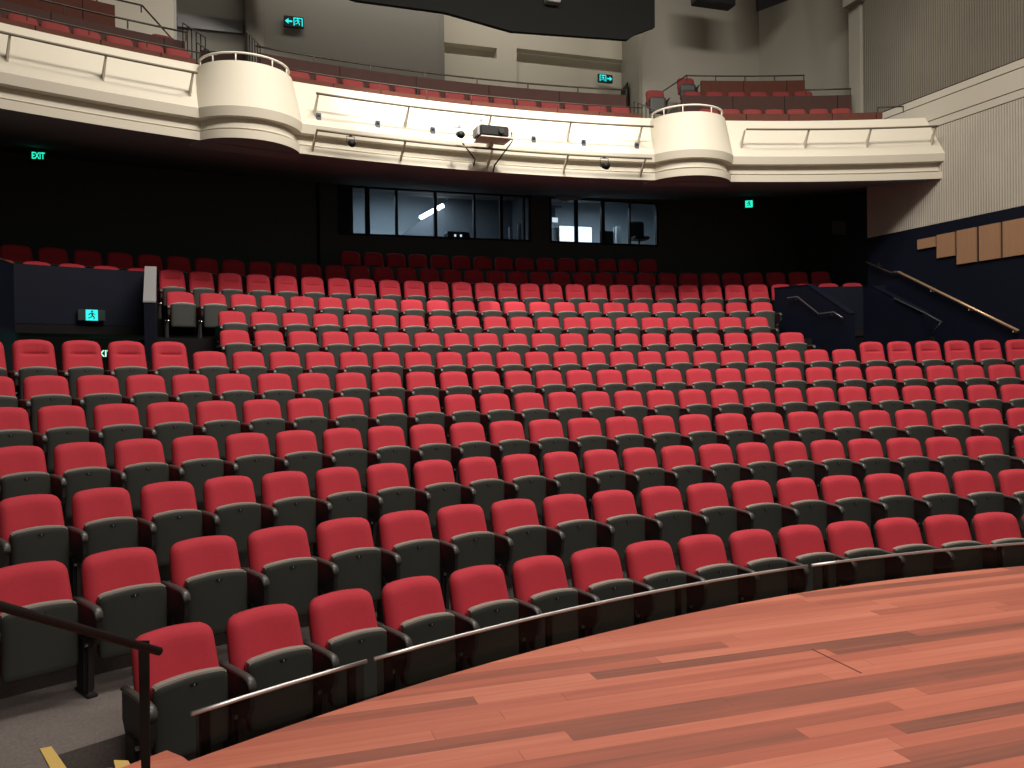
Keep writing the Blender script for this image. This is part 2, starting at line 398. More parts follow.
def ordinal(n):
    if n <= 20: return ONES[n]
    if n == 30: return 'thirtieth'
    return ('twenty-' if n < 30 else 'thirty-') + ONES[n % 10]
proto = {False: make_seat(False), True: make_seat(True)}
used = {False: False, True: False}
def place_seat(k, a, pitch_m, high, label, last=False, first=False):
    src = proto[high]
    o = src if not used[high] else copy_tree(src); used[high] = True
    Rk = RING[k][0]; o.location = pol(Rk, a, floor_z(k)); o.rotation_euler = (0, 0, -R_(a)); o.scale = (pitch_m / .55, 1, 1)
    tag(o, label, 'seat', 'theatre seats in row %s' % ONES[k])
    return o
# the two prototypes are copied while still unplaced parts sit at the origin, so place the copies first
seat_src = {}
for hi in (False, True):
    seat_src[hi] = proto[hi]
left_arm_jobs = []
for k in range(1, 13):
    A = ROWS[k]; n = len(A)
    S = [A[i] if i in (0, n - 1) or (k == 3 and i >= n - 2) else .25 * A[i - 1] + .5 * A[i] + .25 * A[i + 1] for i in range(n)]
    for i, a in enumerate(S):
        high = k >= 11 or (k == 7 and (i < 5 or i > 26))
        p = .5 * (S[min(i + 1, n - 1)] - S[max(i - 1, 0)]) if 0 < i < n - 1 else (S[1] - S[0] if i == 0 else S[-1] - S[-2])
        if k == 3 and i >= n - 2: p = 2.1
        pm = min(.60, R_(p) * RING[k][0])
        look = 'red high-backed flip-up seat' if high else 'red flip-up seat with dark shell'
        lab = '%s, %s row from the stage, %s from the left end' % (look, ONES[k], ordinal(i + 1))
        o = place_seat(k, a, pm, high, lab)
        if i == 0 or (k == 3 and i == n - 1): left_arm_jobs.append(o)
for o in left_arm_jobs: add_arm(o, -1)

# last row: beyond the 300 seats that show largest, in one object
def bake(objs, name, mlist):
    bm = new(); mats = []
    for o, M in objs:
        me = o.data.copy(); me.transform(M); mi = me.materials[0]
        if mi not in mats: mats.append(mi)
        idx = mats.index(mi); n0 = len(bm.faces); bm.from_mesh(me); bm.faces.ensure_lookup_table()
        for f in bm.faces[n0:]: f.material_index = idx
        bpy.data.meshes.remove(me)
    me = bpy.data.meshes.new(name); bm.to_mesh(me); bm.free()
    for x in mats: me.materials.append(x)
    o = bpy.data.objects.new(name, me); C.objects.link(o); return o
parts = [c for c in proto[True].children if c.name.split('.')[0] in ('backrest', 'back_shell', 'seat_shell', 'armrest', 'side_standard', 'pedestal', 'pivot_cap')]
jobs = []
for a in ROWS[13]:
    M = Matrix.Translation(pol(RING[13][0], a, floor_z(13))) @ Matrix.Rotation(-R_(a), 4, 'Z')
    for c in parts: jobs.append((c, M))
o = bake(jobs, 'rear_row_seats', None)
tag(o, 'dim last row of red seats in shadow right under the control booth windows', 'seats', kind='stuff')

# ------------------------------------------------------------------ stalls floor (stepped tiers)
XL, XR = -10.6, 8.55            # outer limits of the tiers
def amax(R, x): return math.degrees(math.asin(max(-.98, min(.98, x / R))))
bm = new()
sweep(bm, [(9.0, -.5), (9.0, 0), (12.62, 0), (12.62, -.5)], -36, 48, 2)
for k in range(2, 14):
    r0, r1 = RING[k][0] - 1.00, RING[k][0] + .13
    if k == 13: r1 = 30.5
    z = floor_z(k); th_ = .30 if k == 11 else .62
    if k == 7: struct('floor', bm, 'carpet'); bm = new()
    prof = [(r0, z - th_), (r0, z), (r1, z), (r1, z - th_)]
    lo, hi = amax(r0, XL), amax(r0, XR if k < 11 else 8.6)
    if k >= 11: hi = amax(r0, 8.5) if k == 11 else amax(r0, 10.6)
    if k in (8, 9, 10):
        sweep(bm, prof, amax(r0, -6.72), amax(r0, 6.18), 1)
        sweep(bm, prof, amax(r0, 8.12), amax(r0, 8.6), 1)
        sweep(bm, prof, amax(r0, -10.4), amax(r0, -8.95), 1)
    else: sweep(bm, prof, lo, hi, 1)
struct('floor', bm, 'riser_dark'); bm = new()  # upper tiers take a darker colour, their missing light painted in
# carpeted platform left of the front row, level with the second row
prism(bm, [(-6.28, 11.08, .277), (-6.02, 10.52, .277), (-7.6, 9.4, .277), (-9.2, 9.6, .277), (-8.6, 10.6, .277), (-6.25, 11.35, .277)], (0, 0, -.26))
struct('floor', bm, 'carpet')
# passage floors under the rear tiers
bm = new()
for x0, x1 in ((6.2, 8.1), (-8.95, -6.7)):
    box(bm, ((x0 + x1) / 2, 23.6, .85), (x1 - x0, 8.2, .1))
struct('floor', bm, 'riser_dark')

# ------------------------------------------------------------------ stage
bm = new()
n = 60; pts = [pol(11.13, -62 + 124 * i / n, .70) for i in range(n + 1)]
pts += [Vector((9.8, -4, .70)), Vector((-9.8, -4, .70))]
prism(bm, pts[::-1], (0, 0, -.045))
struct('floor', bm, 'stage_boards')
bm = new(); sweep(bm, [(11.02, -.02), (11.02, .652), (11.09, .652), (11.09, -.02)], -60, 60, 2)
o = link('stage_fascia', bm, 'black_paint'); o['kind'] = 'structure'
# hatch seam in the boards
bm = new(); box(bm, (-2.125, 9.79, .7005), (.010, .40, .003))
o = link('trim_1', bm, 'seam_dark'); o['kind'] = 'structure'
# front rail: smoked glass panels with steel top rail
segs = [(-29.1, (-24.41) - .1), ((-24.41) + .12, (-24.41) + 17.8), ((-24.41) + 18.0, 21.2)]
where = ['short section beside the steps', 'long middle section', 'section at right edge of photo']
for i, (a0, a1) in enumerate(segs):
    t = empty('stage_front_rail', pol(11.2, (a0 + a1) / 2, 0), -R_((a0 + a1) / 2))
    inv = (Matrix.Translation(t.location) @ Matrix.Rotation(-R_((a0 + a1) / 2), 4, 'Z')).inverted()
    def sub(name, bm, mt, smooth=False):
        bmesh.ops.transform(bm, matrix=inv, verts=bm.verts); return link(name, bm, mt, t, smooth)
    bm = new(); rod(bm, 11.2, .865, a0, a1, .011, 8); sub('top_rail', bm, 'rail_steel', True)
    bm = new(); sweep(bm, [(11.195, .03), (11.195, .852), (11.205, .852), (11.205, .03)], a0 + .1, a1 - .1, 1); sub('glass_panel', bm, 'smoked_glass')
    for f in ((.08, .92) if i == 0 else (.03, .35, .66, .97)):
        a = a0 + (a1 - a0) * f; p = pol(11.23, a); bm = new(); box(bm, (p.x, p.y, .43), (.045, .02, .85), -R_(a), .003); sub('post', bm, 'rail_black')
    tag(t, 'low smoked glass rail with steel top along stage edge, ' + where[i], 'rail', 'rail sections along the stage front')

# ------------------------------------------------------------------ stage steps, nosings and handrail (bottom left)
t = empty('stage_steps', (-5.95, 10.0, 0)); T0 = Vector((-5.95, 10.0, 0))
def rel(bm): bmesh.ops.translate(bm, verts=bm.verts, vec=-T0)
bm = new(); prism(bm, [(-5.59, 10.20, .55), (-5.51, 10.10, .55), (-5.36, 9.80, .55), (-5.66, 9.62, .55), (-5.80, 10.06, .55)], (0, 0, -.04)); rel(bm); link('tread', bm, 'stage_boards', t)
bm = new(); prism(bm, [(-5.58, 10.17, .505), (-5.53, 10.08, .505), (-5.40, 9.82, .505), (-5.68, 9.66, .505), (-5.79, 10.03, .505)], (0, 0, -.50)); rel(bm); link('riser', bm, 'black_paint', t)
bm = new(); prism(bm, [(-5.87, 10.53, .40), (-5.80, 10.50, .40), (-5.76, 10.38, .40), (-5.84, 10.40, .40)], (0, 0, -.02)); rel(bm); link('nosing', bm, 'yellow_nosing', t)
bm = new(); prism(bm, [(-6.0, 10.50, .378), (-5.82, 10.50, .378), (-5.78, 10.10, .378), (-6.0, 10.0, .378)], (0, 0, -.37)); rel(bm); link('step_block', bm, 'black_paint', t)
tag(t, 'wooden step with yellow nosing down from the stage edge, beside front row end seat', 'steps')
bm = new(); prism(bm, [(-6.325, 11.09, .2785), (-6.27, 11.10, .2785), (-6.03, 10.55, .2785), (-6.09, 10.50, .2785)], (0, 0, .006))
tag(link('stair_nosing', bm, 'yellow_nosing'), 'yellow nosing strip on the edge of the grey carpeted aisle platform', 'nosing')
t = empty('aisle_handrail', (-5.6, 9.53, .70)); T0 = Vector((-5.6, 9.53, .70))
bm = new(); tube(bm, [(-5.535, 9.464, 1.247), (-5.95, 8.99, 1.59), (-6.30, 8.60, 1.88)], .0165, 10); rel(bm); link('grip_rail', bm, 'rail_black', t, True)
bm = new(); prism(bm, [(-5.618, 9.543, .70), (-5.588, 9.533, .70), (-5.582, 9.531, 1.272), (-5.622, 9.544, 1.272)], (.003, .010, 0)); rel(bm); link('post', bm, 'rail_black', t)
bm = new(); box(bm, (-5.60, 9.54, .706), (.11, .07, .012), .2, .003); rel(bm); link('base_plate', bm, 'rail_black', t)
bm = new(); box(bm, (-6.25, 8.655, 1.27), (.045, .015, 1.14), .8); rel(bm); link('post', bm, 'rail_black', t)
tag(t, 'black sloping handrail on flat post at the left corner of the stage', 'handrail')

# ------------------------------------------------------------------ side walls
def wx(y): return 8.65 - .07 * (y - 19.6)
def wslab(bm, y0, y1, z0, z1, d0=0.0, d1=.3):
    prism(bm, [(wx(y0) + d0, y0, z0), (wx(y1) + d0, y1, z0), (wx(y1) + d1, y1, z0), (wx(y0) + d1, y0, z0)], (0, 0, z1 - z0))
bm = new(); wslab(bm, 2.0, 21.72, -.3, 5.39); struct('wall_right', bm, 'navy_paint')
bm = new(); wslab(bm, 2.0, 21.72, 5.39, 7.42); struct('wall_right', bm, 'ribbed_light')
for (z0, z1, mm) in ((7.44, 7.585, 'band_plaster'), (7.605, 7.99, 'band_plaster'), (8.01, 8.155, 'band_plaster')):
    bm = new(); wslab(bm, 2.0, 21.72 if z0 < 7.6 else 21.78, z0, z1); struct('wall_right', bm, mm)
bm = new(); wslab(bm, 2.0, 21.78, 8.175, 15.0); struct('wall_right', bm, 'ribbed_shaded')
bm = new(); wslab(bm, 2.0, 21.70, 7.3, 8.3, .02, .28); struct('trim_2', bm, 'riser_dark')
# return beyond the light wall and the black painted rear side walls below the balcony
bm = new(); box(bm, (9.8, 21.85, 3.6), (1.9, .2, 7.6)); box(bm, (10.75, 24.6, 3.9), (.3, 5.6, 7.8)); struct('wall_right', bm, 'black_paint')
bm = new(); box(bm, (-10.85, 16.5, 4), (.3, 22, 9)); struct('wall_left', bm, 'black_paint')
bm = new(); box(bm, (-10.85, 14.5, 11.8), (.3, 26, 6.5)); struct('wall_left', bm, 'grey_wall')
# plaster pier where the side wall meets the upper circle
bm = new(); box(bm, (8.70, 22.05, 11.6), (.46, .42, 8.0), 0, .02); box(bm, (8.44, 21.95, 12.9), (.34, .5, 4.0)); struct('wall_right', bm, 'plaster')

# acoustic timber panels on the right wall
pz = [(20.28, 19.84, 5.12, 4.91), (19.79, 19.37, 5.14, 4.655), (19.31, 18.87, 5.15, 4.46), (18.80, 18.35, 5.15, 4.46), (18.29, 17.40, 5.15, 4.46)]
pn = ['shortest of the five', 'second from the left', 'third from the left', 'fourth from the left', 'widest, cut by the right edge of the photo']
for i, (y0, y1, zt, zb) in enumerate(pz):
    bm = new(); wslab(bm, y1, y0, zb, zt, -.045, -.004)
    tag(link('wall_panel', bm, 'panel_wood'), 'brown timber wall panel on the navy side wall, ' + pn[i], 'panel', 'timber panels on the right wall')
# handrail on the right wall
t = empty('wall_handrail', (8.5, 19.8, 3.9)); T0 = Vector((8.5, 19.8, 3.9))
def hp(y, z, d=.09): return Vector((wx(y) - d, y, z))
bm = new(); tube(bm, [hp(20.74, 4.48), hp(17.94, 3.02)], .028, 8); rel(bm); link('grip_rail', bm, 'rail_copper', t, True)
bm = new(); tube(bm, [hp(21.68, 4.83), hp(20.95, 4.49), hp(20.74, 4.48)], .022, 8); rel(bm); link('upper_rail', bm, 'rail_bronze', t, True)
for y in (21.3, 20.85, 19.9, 19.0, 18.05):
    z = 3.02 + (y - 17.94) * .5214; bm = new(); tube(bm, [hp(y, z - .01), hp(y, z - .07), hp(y, z - .08, .005)], .012, 6); rel(bm); link('bracket', bm, 'rail_copper' if y < 20.8 else 'rail_bronze', t)
tag(t, 'long sloping bronze handrail on the navy right side wall under timber panels', 'handrail')

# ------------------------------------------------------------------ vomitories
def vomitory(side):
    """side=+1 right, -1 left"""
    if side > 0: xi = lambda y: 6.16 + (22.0 - y) * .13; xo = lambda y: 8.16 - (21.0 - y) * .02; yn, ys, yb = 19.9, 21.0, 22.0; zn = 3.47; sxi = -1
    else: xi = lambda y: -6.79 + (21.9 - y) * .09; xo = lambda y: -8.98 + .0 * y; yn, ys, yb = 19.45, 20.75, 21.95; zn = 3.48
    zt = 4.20
    nm = 'wall_right' if side > 0 else 'wall_left'
    # inner parapet (towards the centre block)
    th_ = .16
    for f, yn_, yb_, zc_ in ((xi, yn, yb, 0), (xo, yn - .35, yb - .7, 0)):
        ys_ = ys if (f is xi or side > 0) else ys + (yb_ - yb)
        prof = [(yn_, .9), (yn_, zn), (ys_, zt - .03), (yb_, zt), (yb_, .9)]
        bm = new(); a = [bm.verts.new((f(y) + (0 if (f is xi) == (side > 0) else 0), y, z)) for y, z in prof]
        sgn = 1 if (side > 0) == (f is xi) else -1
        b = [bm.verts.new((f(y) + sgn * th_, y, z)) for y, z in prof]
        bm.faces.new(a); bm.faces.new(b[::-1])
        for i in range(5): bm.faces.new((a[i], a[(i + 1) % 5], b[(i + 1) % 5], b[i]))
        bmesh.ops.recalc_face_normals(bm, faces=bm.faces); struct(nm, bm, 'navy_paint')
        bm = new()
        cp = [(yn_ - .01, zn), (ys_, zt - .03), (yb_, zt)]
        for (y0, z0), (y1, z1) in zip(cp, cp[1:]):
            x0, x1 = f(y0), f(y1)
            if side < 0 and z0 > 4: struct('trim_4', bm, 'cap_grey'); bm = new()
            prism(bm, [(x0 - .01 * sgn, y0, z0 + .003), (x0 + sgn * (th_ + .01), y0, z0 + .003), (x1 + sgn * (th_ + .01), y1, z1 + .003), (x1 - .01 * sgn, y1, z1 + .003)], (0, 0, .022))
        o = link('trim_%d' % (3 if side > 0 else 4), bm, 'shell_plastic' if side < 0 else 'navy_paint'); o['kind'] = 'structure'  # left level cap in darker grey, its weaker light painted in
    a0, a1 = (amax(22.85, 6.2), amax(22.85, 8.5)) if side > 0 else (amax(22.85, -9.3), amax(22.85, -6.85))
    bm = new(); sweep(bm, [(22.76, 3.26), (22.76, 4.22), (22.86, 4.22), (22.86, 3.26)], a0, a1, .6); struct(nm, bm, 'navy_paint')
    # passage end wall
    xm = (xi(22) + xo(22)) / 2; bm = new(); box(bm, (side * 7.6, 26.9, 1.6), (7.0, .1, 4.2)); struct(nm, bm, 'black_paint')
vomitory(1); vomitory(-1)
# handrails on the right vomitory parapets
t = empty('vomitory_handrail', (6.3, 21.0, 3.8)); T0 = Vector((6.3, 21.0, 3.8))
bm = new(); tube(bm, [(6.14, 21.5, 3.94), (6.18, 21.2, 3.94), (6.26, 20.6, 3.52), (6.31, 20.2, 3.53), (6.33, 19.95, 3.39)], .017, 8); rel(bm); link('grip_rail', bm, 'rail_grey', t, True)
for y, x, z in ((21.3, 6.165, 3.93), (20.3, 6.30, 3.52)):
    bm = new(); tube(bm, [(x, y, z), (x + .06, y, z - .05)], .01, 6); rel(bm); link('bracket', bm, 'rail_grey', t)
tag(t, 'cranked grey handrail on the near parapet of the right vomitory', 'handrail')
t = empty('vomitory_handrail', (7.9, 19.4, 3.5)); T0 = Vector((7.9, 19.4, 3.5))
bm = new(); tube(bm, [(7.95, 20.3, 3.85), (7.93, 19.4, 3.45), (7.86, 18.95, 3.25), (7.88, 19.2, 3.09)], .017, 8); rel(bm); link('grip_rail', bm, 'rail_grey', t, True)
bm = new(); tube(bm, [(7.95, 20.2, 3.81), (8.01, 20.2, 3.75)], .01, 6); rel(bm); link('bracket', bm, 'rail_grey', t)
tag(t, 'grey handrail with returned end on the far parapet of the right vomitory', 'handrail')

# ------------------------------------------------------------------ rear wall and control booth windows
yb = 27.2
def wallbox(bm, x0, x1, z0, z1, y=27.2, d=.15): box(bm, ((x0 + x1) / 2, y + d / 2, (z0 + z1) / 2), (x1 - x0, d, z1 - z0))
bm = new()
wallbox(bm, -10.7, 10.8, 3.0, 5.95); wallbox(bm, -10.7, -3.06, 5.95, 7.7); wallbox(bm, 2.10, 2.66, 5.95, 7.7); wallbox(bm, 5.95, 10.8, 5.95, 7.7)
wallbox(bm, -3.06, 2.10, 7.20, 7.7); wallbox(bm, 2.66, 5.95, 7.22, 7.7)
struct('wall_back', bm, 'black_paint')
# thin pilaster strip left of the booth
bm = new(); box(bm, (-3.56, 27.16, 6.2), (.07, .07, 2.1)); struct('trim_5', bm, 'riser_dark')
def booth_window(num, x0, x1, mulls, panes_label, zb=5.95, zt=7.20):
    t = empty('window_%d' % num, ((x0 + x1) / 2, 27.2, zb)); T = Vector(t.location)
    t['kind'] = 'structure'
    bm = new()
    for z in (zb + .02, zt - .02): box(bm, ((x0 + x1) / 2, 27.22, z), (x1 - x0, .12, .05))
    for x in (x0 + .02, x1 - .02): box(bm, (x, 27.22, (zb + zt) / 2), (.05, .12, zt - zb))
    for x, wd in mulls: box(bm, (x, 27.22, (zb + zt) / 2), (wd, .10, zt - zb))
    bmesh.ops.translate(bm, verts=bm.verts, vec=-T); link('window_frame', bm, 'equipment_black', t)
    xs = [x0] + [m_[0] for m_ in mulls] + [x1]
    for a, b in zip(xs, xs[1:]):
        bm = new(); box(bm, ((a + b) / 2, 27.23, (zb + zt) / 2), (b - a - .05, .012, zt - zb - .05)); bmesh.ops.translate(bm, verts=bm.verts, vec=-T); link('glass_pane', bm, 'booth_glass', t)
booth_window(1, -3.06, 2.10, [(-2.72, .04), (-2.32, .12), (-1.57, .07), (-.54, .08), (.52, .06), (1.27, .09), (1.92, .05)], '')
booth_window(2, 2.66, 5.95, [(3.45, .09), (4.25, .10), (5.08, .05)], '')
# booth interior
bm = new(); wallbox(bm, -3.6, 2.3, 5.6, 8.2, 30.2, .1); box(bm, (-3.6, 28.75, 6.9), (.1, 2.8, 2.6)); wallbox(bm, 2.9, 7.4, 5.6, 8.2, 30.2, .1); box(bm, (7.4, 28.75, 6.9), (.1, 2.8, 2.6))
struct('wall_back', bm, 'booth_wall')
bm = new(); box(bm, (2.5, 28.75, 6.9), (.5, 2.8, 2.6)); struct('wall_back', bm, 'booth_wall_dark')
bm = new(); box(bm, (1.9, 28.75, 5.6), (11.2, 2.8, .1)); struct('floor', bm, 'booth_wall_dark')
bm = new(); box(bm, (1.9, 28.75, 8.15), (11.2, 2.8, .1)); struct('ceiling', bm, 'booth_wall')
bm = new(); prism(bm, [(-1.14, 29.3, 6.0), (-1.12, 29.3, 6.34), (.51, 29.3, 7.62), (.52, 29.3, 8.05), (2.9, 29.3, 8.05), (2.9, 29.3, 6.0)], (0, .08, 0)); struct('wall_back', bm, 'booth_wall_dark')
bm = new(); box(bm, (-2.85, 27.6, 6.6), (.42, .05, 1.3)); tag(link('booth_curtain', bm, 'equipment_black'), 'dark curtain panel behind the left end of the control booth glass', 'curtain')
def tubelight(p0, p1, r, label):
    c = (Vector(p0) + Vector(p1)) / 2; t = empty('tube_light', c)
    bm = new(); tube(bm, [Vector(p0) - c, Vector(p1) - c], r, 10); link('tube', bm, 'tube_glow', t, True)
    bm = new(); d = (Vector(p1) - Vector(p0)).normalized(); tube(bm, [Vector(p0) - c + Vector((0, .06, .02)) - d * .05, Vector(p1) - c + Vector((0, .06, .02)) + d * .05], .025, 6); link('batten', bm, 'booth_wall', t)
    tag(t, label, 'light', 'tube lights in the booth')
tubelight((-.56, 29.15, 6.85), (-.15, 29.15, 7.09), .062, 'long glowing tube light on the sloping edge inside the left control booth')
tubelight((-.05, 29.15, 7.14), (.12, 29.15, 7.24), .062, 'short glowing tube light right of the mullion in the left control booth')
area('booth_light', (-1.3, 28.2, 7.22), (-1.3, 28.6, 5), 3.0, .4, 85, (.78, .90, 1.0))
area('booth_light', (4.6, 28.2, 7.22), (4.6, 28.6, 5), 2.0, .4, 75, (.78, .90, 1.0))
bm = new(); box(bm, (.22, 28.0, 6.12), (.62, .5, .24), 0, .01)
t = link('mixing_desk', bm, 'equipment_black'); tag(t, 'black sound desk behind the left booth glass below the tube light', 'desk')
bm = new(); box(bm, (.22, 27.98, 6.25), (.6, .4, .012)); link('desk_lid', bm, 'booth_wall', t)
for x in (.12, .28): bm = new(); box(bm, (x, 27.745, 6.14), (.05, .01, .06)); link('indicator', bm, 'white_glow', t)
bm = new(); box(bm, (-.40, 27.9, 6.06), (.5, .3, .03)); tag(link('paper_sheet', bm, 'paper'), 'pale sheet lying on the left booth sill beside the sound desk', 'paper')
for x, z, h in ((1.72, 6.2, .5), (1.98, 6.25, .6)):
    bm = new(); box(bm, (x, 27.8, z), (.10, .08, h), 0, .01); tag(link('equipment_tower', bm, 'booth_wall'), 'pale slim tower standing in the left booth, ' + ('nearer its middle' if x < 1.8 else 'at its right end'), 'equipment')
# right booth contents
bm = new(); box(bm, (4.52, 29.9, 6.52), (1.08, .04, .86)); t = link('glow_panel', bm, 'white_glow'); tag(t, 'bright white panel with painted-in glow on the right control booth rear wall', 'screen')  # bright patch on the booth wall, its brightness put in as emission
bm = new(); box(bm, (4.52, 29.93, 6.52), (1.14, .03, .92)); link('glow_panel_frame', bm, 'equipment_black', t)
bm = new(); box(bm, (3.12, 28.0, 6.74), (.16, .03, .13)); tag(link('wall_monitor', bm, 'white_glow'), 'small bright monitor at the left end of the right booth', 'monitor')
bm = new(); box(bm, (3.10, 28.1, 7.12), (.42, .3, .04)); box(bm, (3.05, 28.15, 6.9), (.2, .2, .42)); tag(link('shelf_unit', bm, 'booth_wall_dark'), 'dark shelf above the small monitor in the right booth', 'shelf')
bm = new(); box(bm, (4.72, 28.0, 6.28), (.42, .05, .42), 0, .01); t = link('desk_monitor', bm, 'equipment_black'); tag(t, 'dark desk monitor seen from behind in the right booth', 'monitor')
bm = new(); box(bm, (4.72, 28.0, 6.03), (.08, .08, .12)); link('stand', bm, 'equipment_black', t)
bm = new(); box(bm, (4.96, 28.0, 6.33), (.03, .04, .55)); tag(link('light_strip', bm, 'booth_wall'), 'thin pale upright beside the desk monitor in the right booth', 'stand')
bm = new(); box(bm, (5.18, 28.2, 6.3), (.16, .1, .75), 0, .02); tag(link('window_post', bm, 'booth_wall'), 'pale blue upright post in the right booth near its mullion', 'post')
t = empty('office_chair', (5.72, 28.1, 5.95)); T0 = Vector(t.location)
bm = new(); grid_cushion(bm, rrect(.3, .2, .05), 0, .62, .24, .26, lambda a, b, e, X, Z: -.04, lambda a, b, e, X, Z: .04, 6); link('backrest', bm, 'equipment_black', t, True)
bm = new(); box(bm, (0, -.2, .34), (.5, .45, .09), 0, .03); link('seat', bm, 'equipment_black', t)
bm = new(); tube(bm, [(0, -.2, .30), (0, -.2, .03)], .03); box(bm, (0, -.2, .03), (.5, .05, .05)); box(bm, (0, -.2, .03), (.05, .5, .05)); link('base', bm, 'equipment_black', t)
tag(t, 'black office chair silhouetted at the right end of the right booth', 'chair')
bm = new(); box(bm, (5.6, 27.75, 6.02), (.75, .3, .10), 0, .01); t = link('lighting_console', bm, 'equipment_black'); tag(t, 'black lighting console with lit buttons under the office chair', 'console')
rr = random.Random(3)
for i in range(8):
    bm = new(); box(bm, (5.3 + .09 * i, 27.7, 6.085 + .0 * i), (.03, .03, .02)); link('lit_button', bm, 'plate_mark', t)
bm = new(); prism(bm, [(2.55, 26.6, 7.09), (2.82, 26.6, 6.96), (3.60, 26.6, 7.11)], (0, .02, 0)); prism(bm, [(2.55, 26.62, 7.09), (3.60, 26.62, 7.11), (3.3, 27.0, 7.13), (2.8, 27.0, 7.13)], (0, 0, .012))
tag(link('tilted_hatch', bm, 'booth_blue'), 'pale blue triangular hatch panel hanging over the right booth window corner', 'hatch')
bm = new(); box(bm, (9.95, 24.45, 6.17), (.44, .015, .36), 0); tag(link('notice_board', bm, 'paper'), 'dim grey notice on the dark rear wall right of the booths', 'notice')

# ------------------------------------------------------------------ balcony
bal = empty('balcony', (0, 21.7, 6.3)); T0 = Vector(bal.location)
AL, AR = -28.4, 24.05
face = [(21.86, 7.70), (21.44, 6.84), (21.42, 6.82), (21.45, 6.665), (21.60, 6.66), (21.56, 6.49), (21.62, 6.485), (21.62, 6.455), (21.49, 6.45), (21.50, 6.31), (22.2, 6.42), (22.2, 7.41), (22.05, 7.41), (22.05, 7.70)]
bm = new(); sweep(bm, face, AL, AR, .75); rel(bm); link('parapet', bm, 'balcony_white', bal)
def bay(ac, Rc, rt, rb):
    # curved bay: half round, tapering upward, with moulded bands
    P = [(rt, 7.63), (rb - .03, 6.84), (rb - .02, 6.82), (rb - .05, 6.665), (rb - .17, 6.66), (rb - .14, 6.49), (rb - .20, 6.485), (rb - .20, 6.455), (rb - .08, 6.45), (rb - .09, 6.31), (.0, 6.31)]
    bm = new(); n = 36; c = pol(Rc, ac); ax = (-c).normalized(); ay = Vector((-ax.y, ax.x, 0)); rings = []
    for i in range(n + 1):
        a = -math.pi / 2 * 1.08 + math.pi * 1.08 * i / n
        rings.append([bm.verts.new(Vector((c.x, c.y, 0)) + ax * (r * math.cos(a) * .95) + ay * r * math.sin(a) + Vector((0, 0, z))) for r, z in P[:-1]])
    for A, B in zip(rings, rings[1:]):
        for j in range(len(P) - 2): bm.faces.new((A[j], A[j + 1], B[j + 1], B[j]))
    # thickness: inner skin, rim and bottom
    top = [A[0] for A in rings]; inn = [bm.verts.new(Vector((c.x, c.y, 0)) + (v.co - Vector((c.x, c.y, 0))) * .90) for v in top]
    for v in inn: v.co.z = 7.63
    low = [bm.verts.new((v.co.x, v.co.y, 7.41)) for v in inn]
    for i in range(n):
        bm.faces.new((top[i], top[i + 1], inn[i + 1], inn[i])); bm.faces.new((inn[i], inn[i + 1], low[i + 1], low[i]))
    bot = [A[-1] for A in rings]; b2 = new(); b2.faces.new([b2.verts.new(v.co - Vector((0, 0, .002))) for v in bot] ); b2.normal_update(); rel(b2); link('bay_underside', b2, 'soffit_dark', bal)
    bm.faces.new(bot)
    bm.faces.new(low[::-1])
    bmesh.ops.recalc_face_normals(bm, faces=bm.faces); rel(bm); o = link('curved_bay', bm, 'balcony_white', bal, False)
    for p in o.data.polygons: p.use_smooth = abs(p.normal.z) < .9
    m_ = o.modifiers.new('e', 'EDGE_SPLIT'); m_.split_angle = R_(35)
    # white tubular rail on the bay
    bm = new(); pts = []
    for i in range(25):
        a = -math.pi / 2 * 1.06 + math.pi * 1.06 * i / 24
        pts.append(Vector((c.x, c.y, 7.78)) + ax * (rt * .93 * .95 * math.cos(a)) + ay * rt * .93 * math.sin(a))
    tube(bm, pts, .020, 8)
    for i in (1, 5, 9, 15, 19, 23): tube(bm, [pts[i] - Vector((0, 0, .17)), pts[i]], .012, 6)
    rel(bm); link('bay_rail', bm, 'rail_white', bal, True)
bay(-13.85, 21.86, .81, 1.02); bay(9.72, 21.86, .81, 1.0)
bm = new()
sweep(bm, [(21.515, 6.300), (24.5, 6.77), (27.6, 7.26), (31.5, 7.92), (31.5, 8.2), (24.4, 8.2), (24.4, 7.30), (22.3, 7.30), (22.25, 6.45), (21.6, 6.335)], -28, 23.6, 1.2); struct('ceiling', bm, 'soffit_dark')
bm = new(); c1, c2 = pol(21.75, -14.15), pol(21.75, 9.35)
rel(bm); bm.free()
# floors of the balcony tiers
bm = new(); sweep(bm, [(21.95, 7.31), (21.95, 7.41), (24.4, 7.41), (24.4, 7.31)], -28, 22.5, 1.5); struct('floor', bm, 'carpet')
bm = new(); sweep(bm, [(23.50, 7.42), (23.50, 8.29), (25.4, 8.29), (25.4, 7.42)], 10.9, 20.6, 1.5); sweep(bm, [(23.50, 7.42), (23.50, 8.29), (29, 8.29), (29, 7.42)], -12.2, 7.5, 1.5); sweep(bm, [(23.50, 7.42), (23.50, 8.29), (26, 8.29), (26, 7.42)], -28, -15.3, 1.5)
struct('floor', bm, 'carpet')
tag(bal, 'cream curved balcony front with two rounded bays spanning the hall', 'balcony')
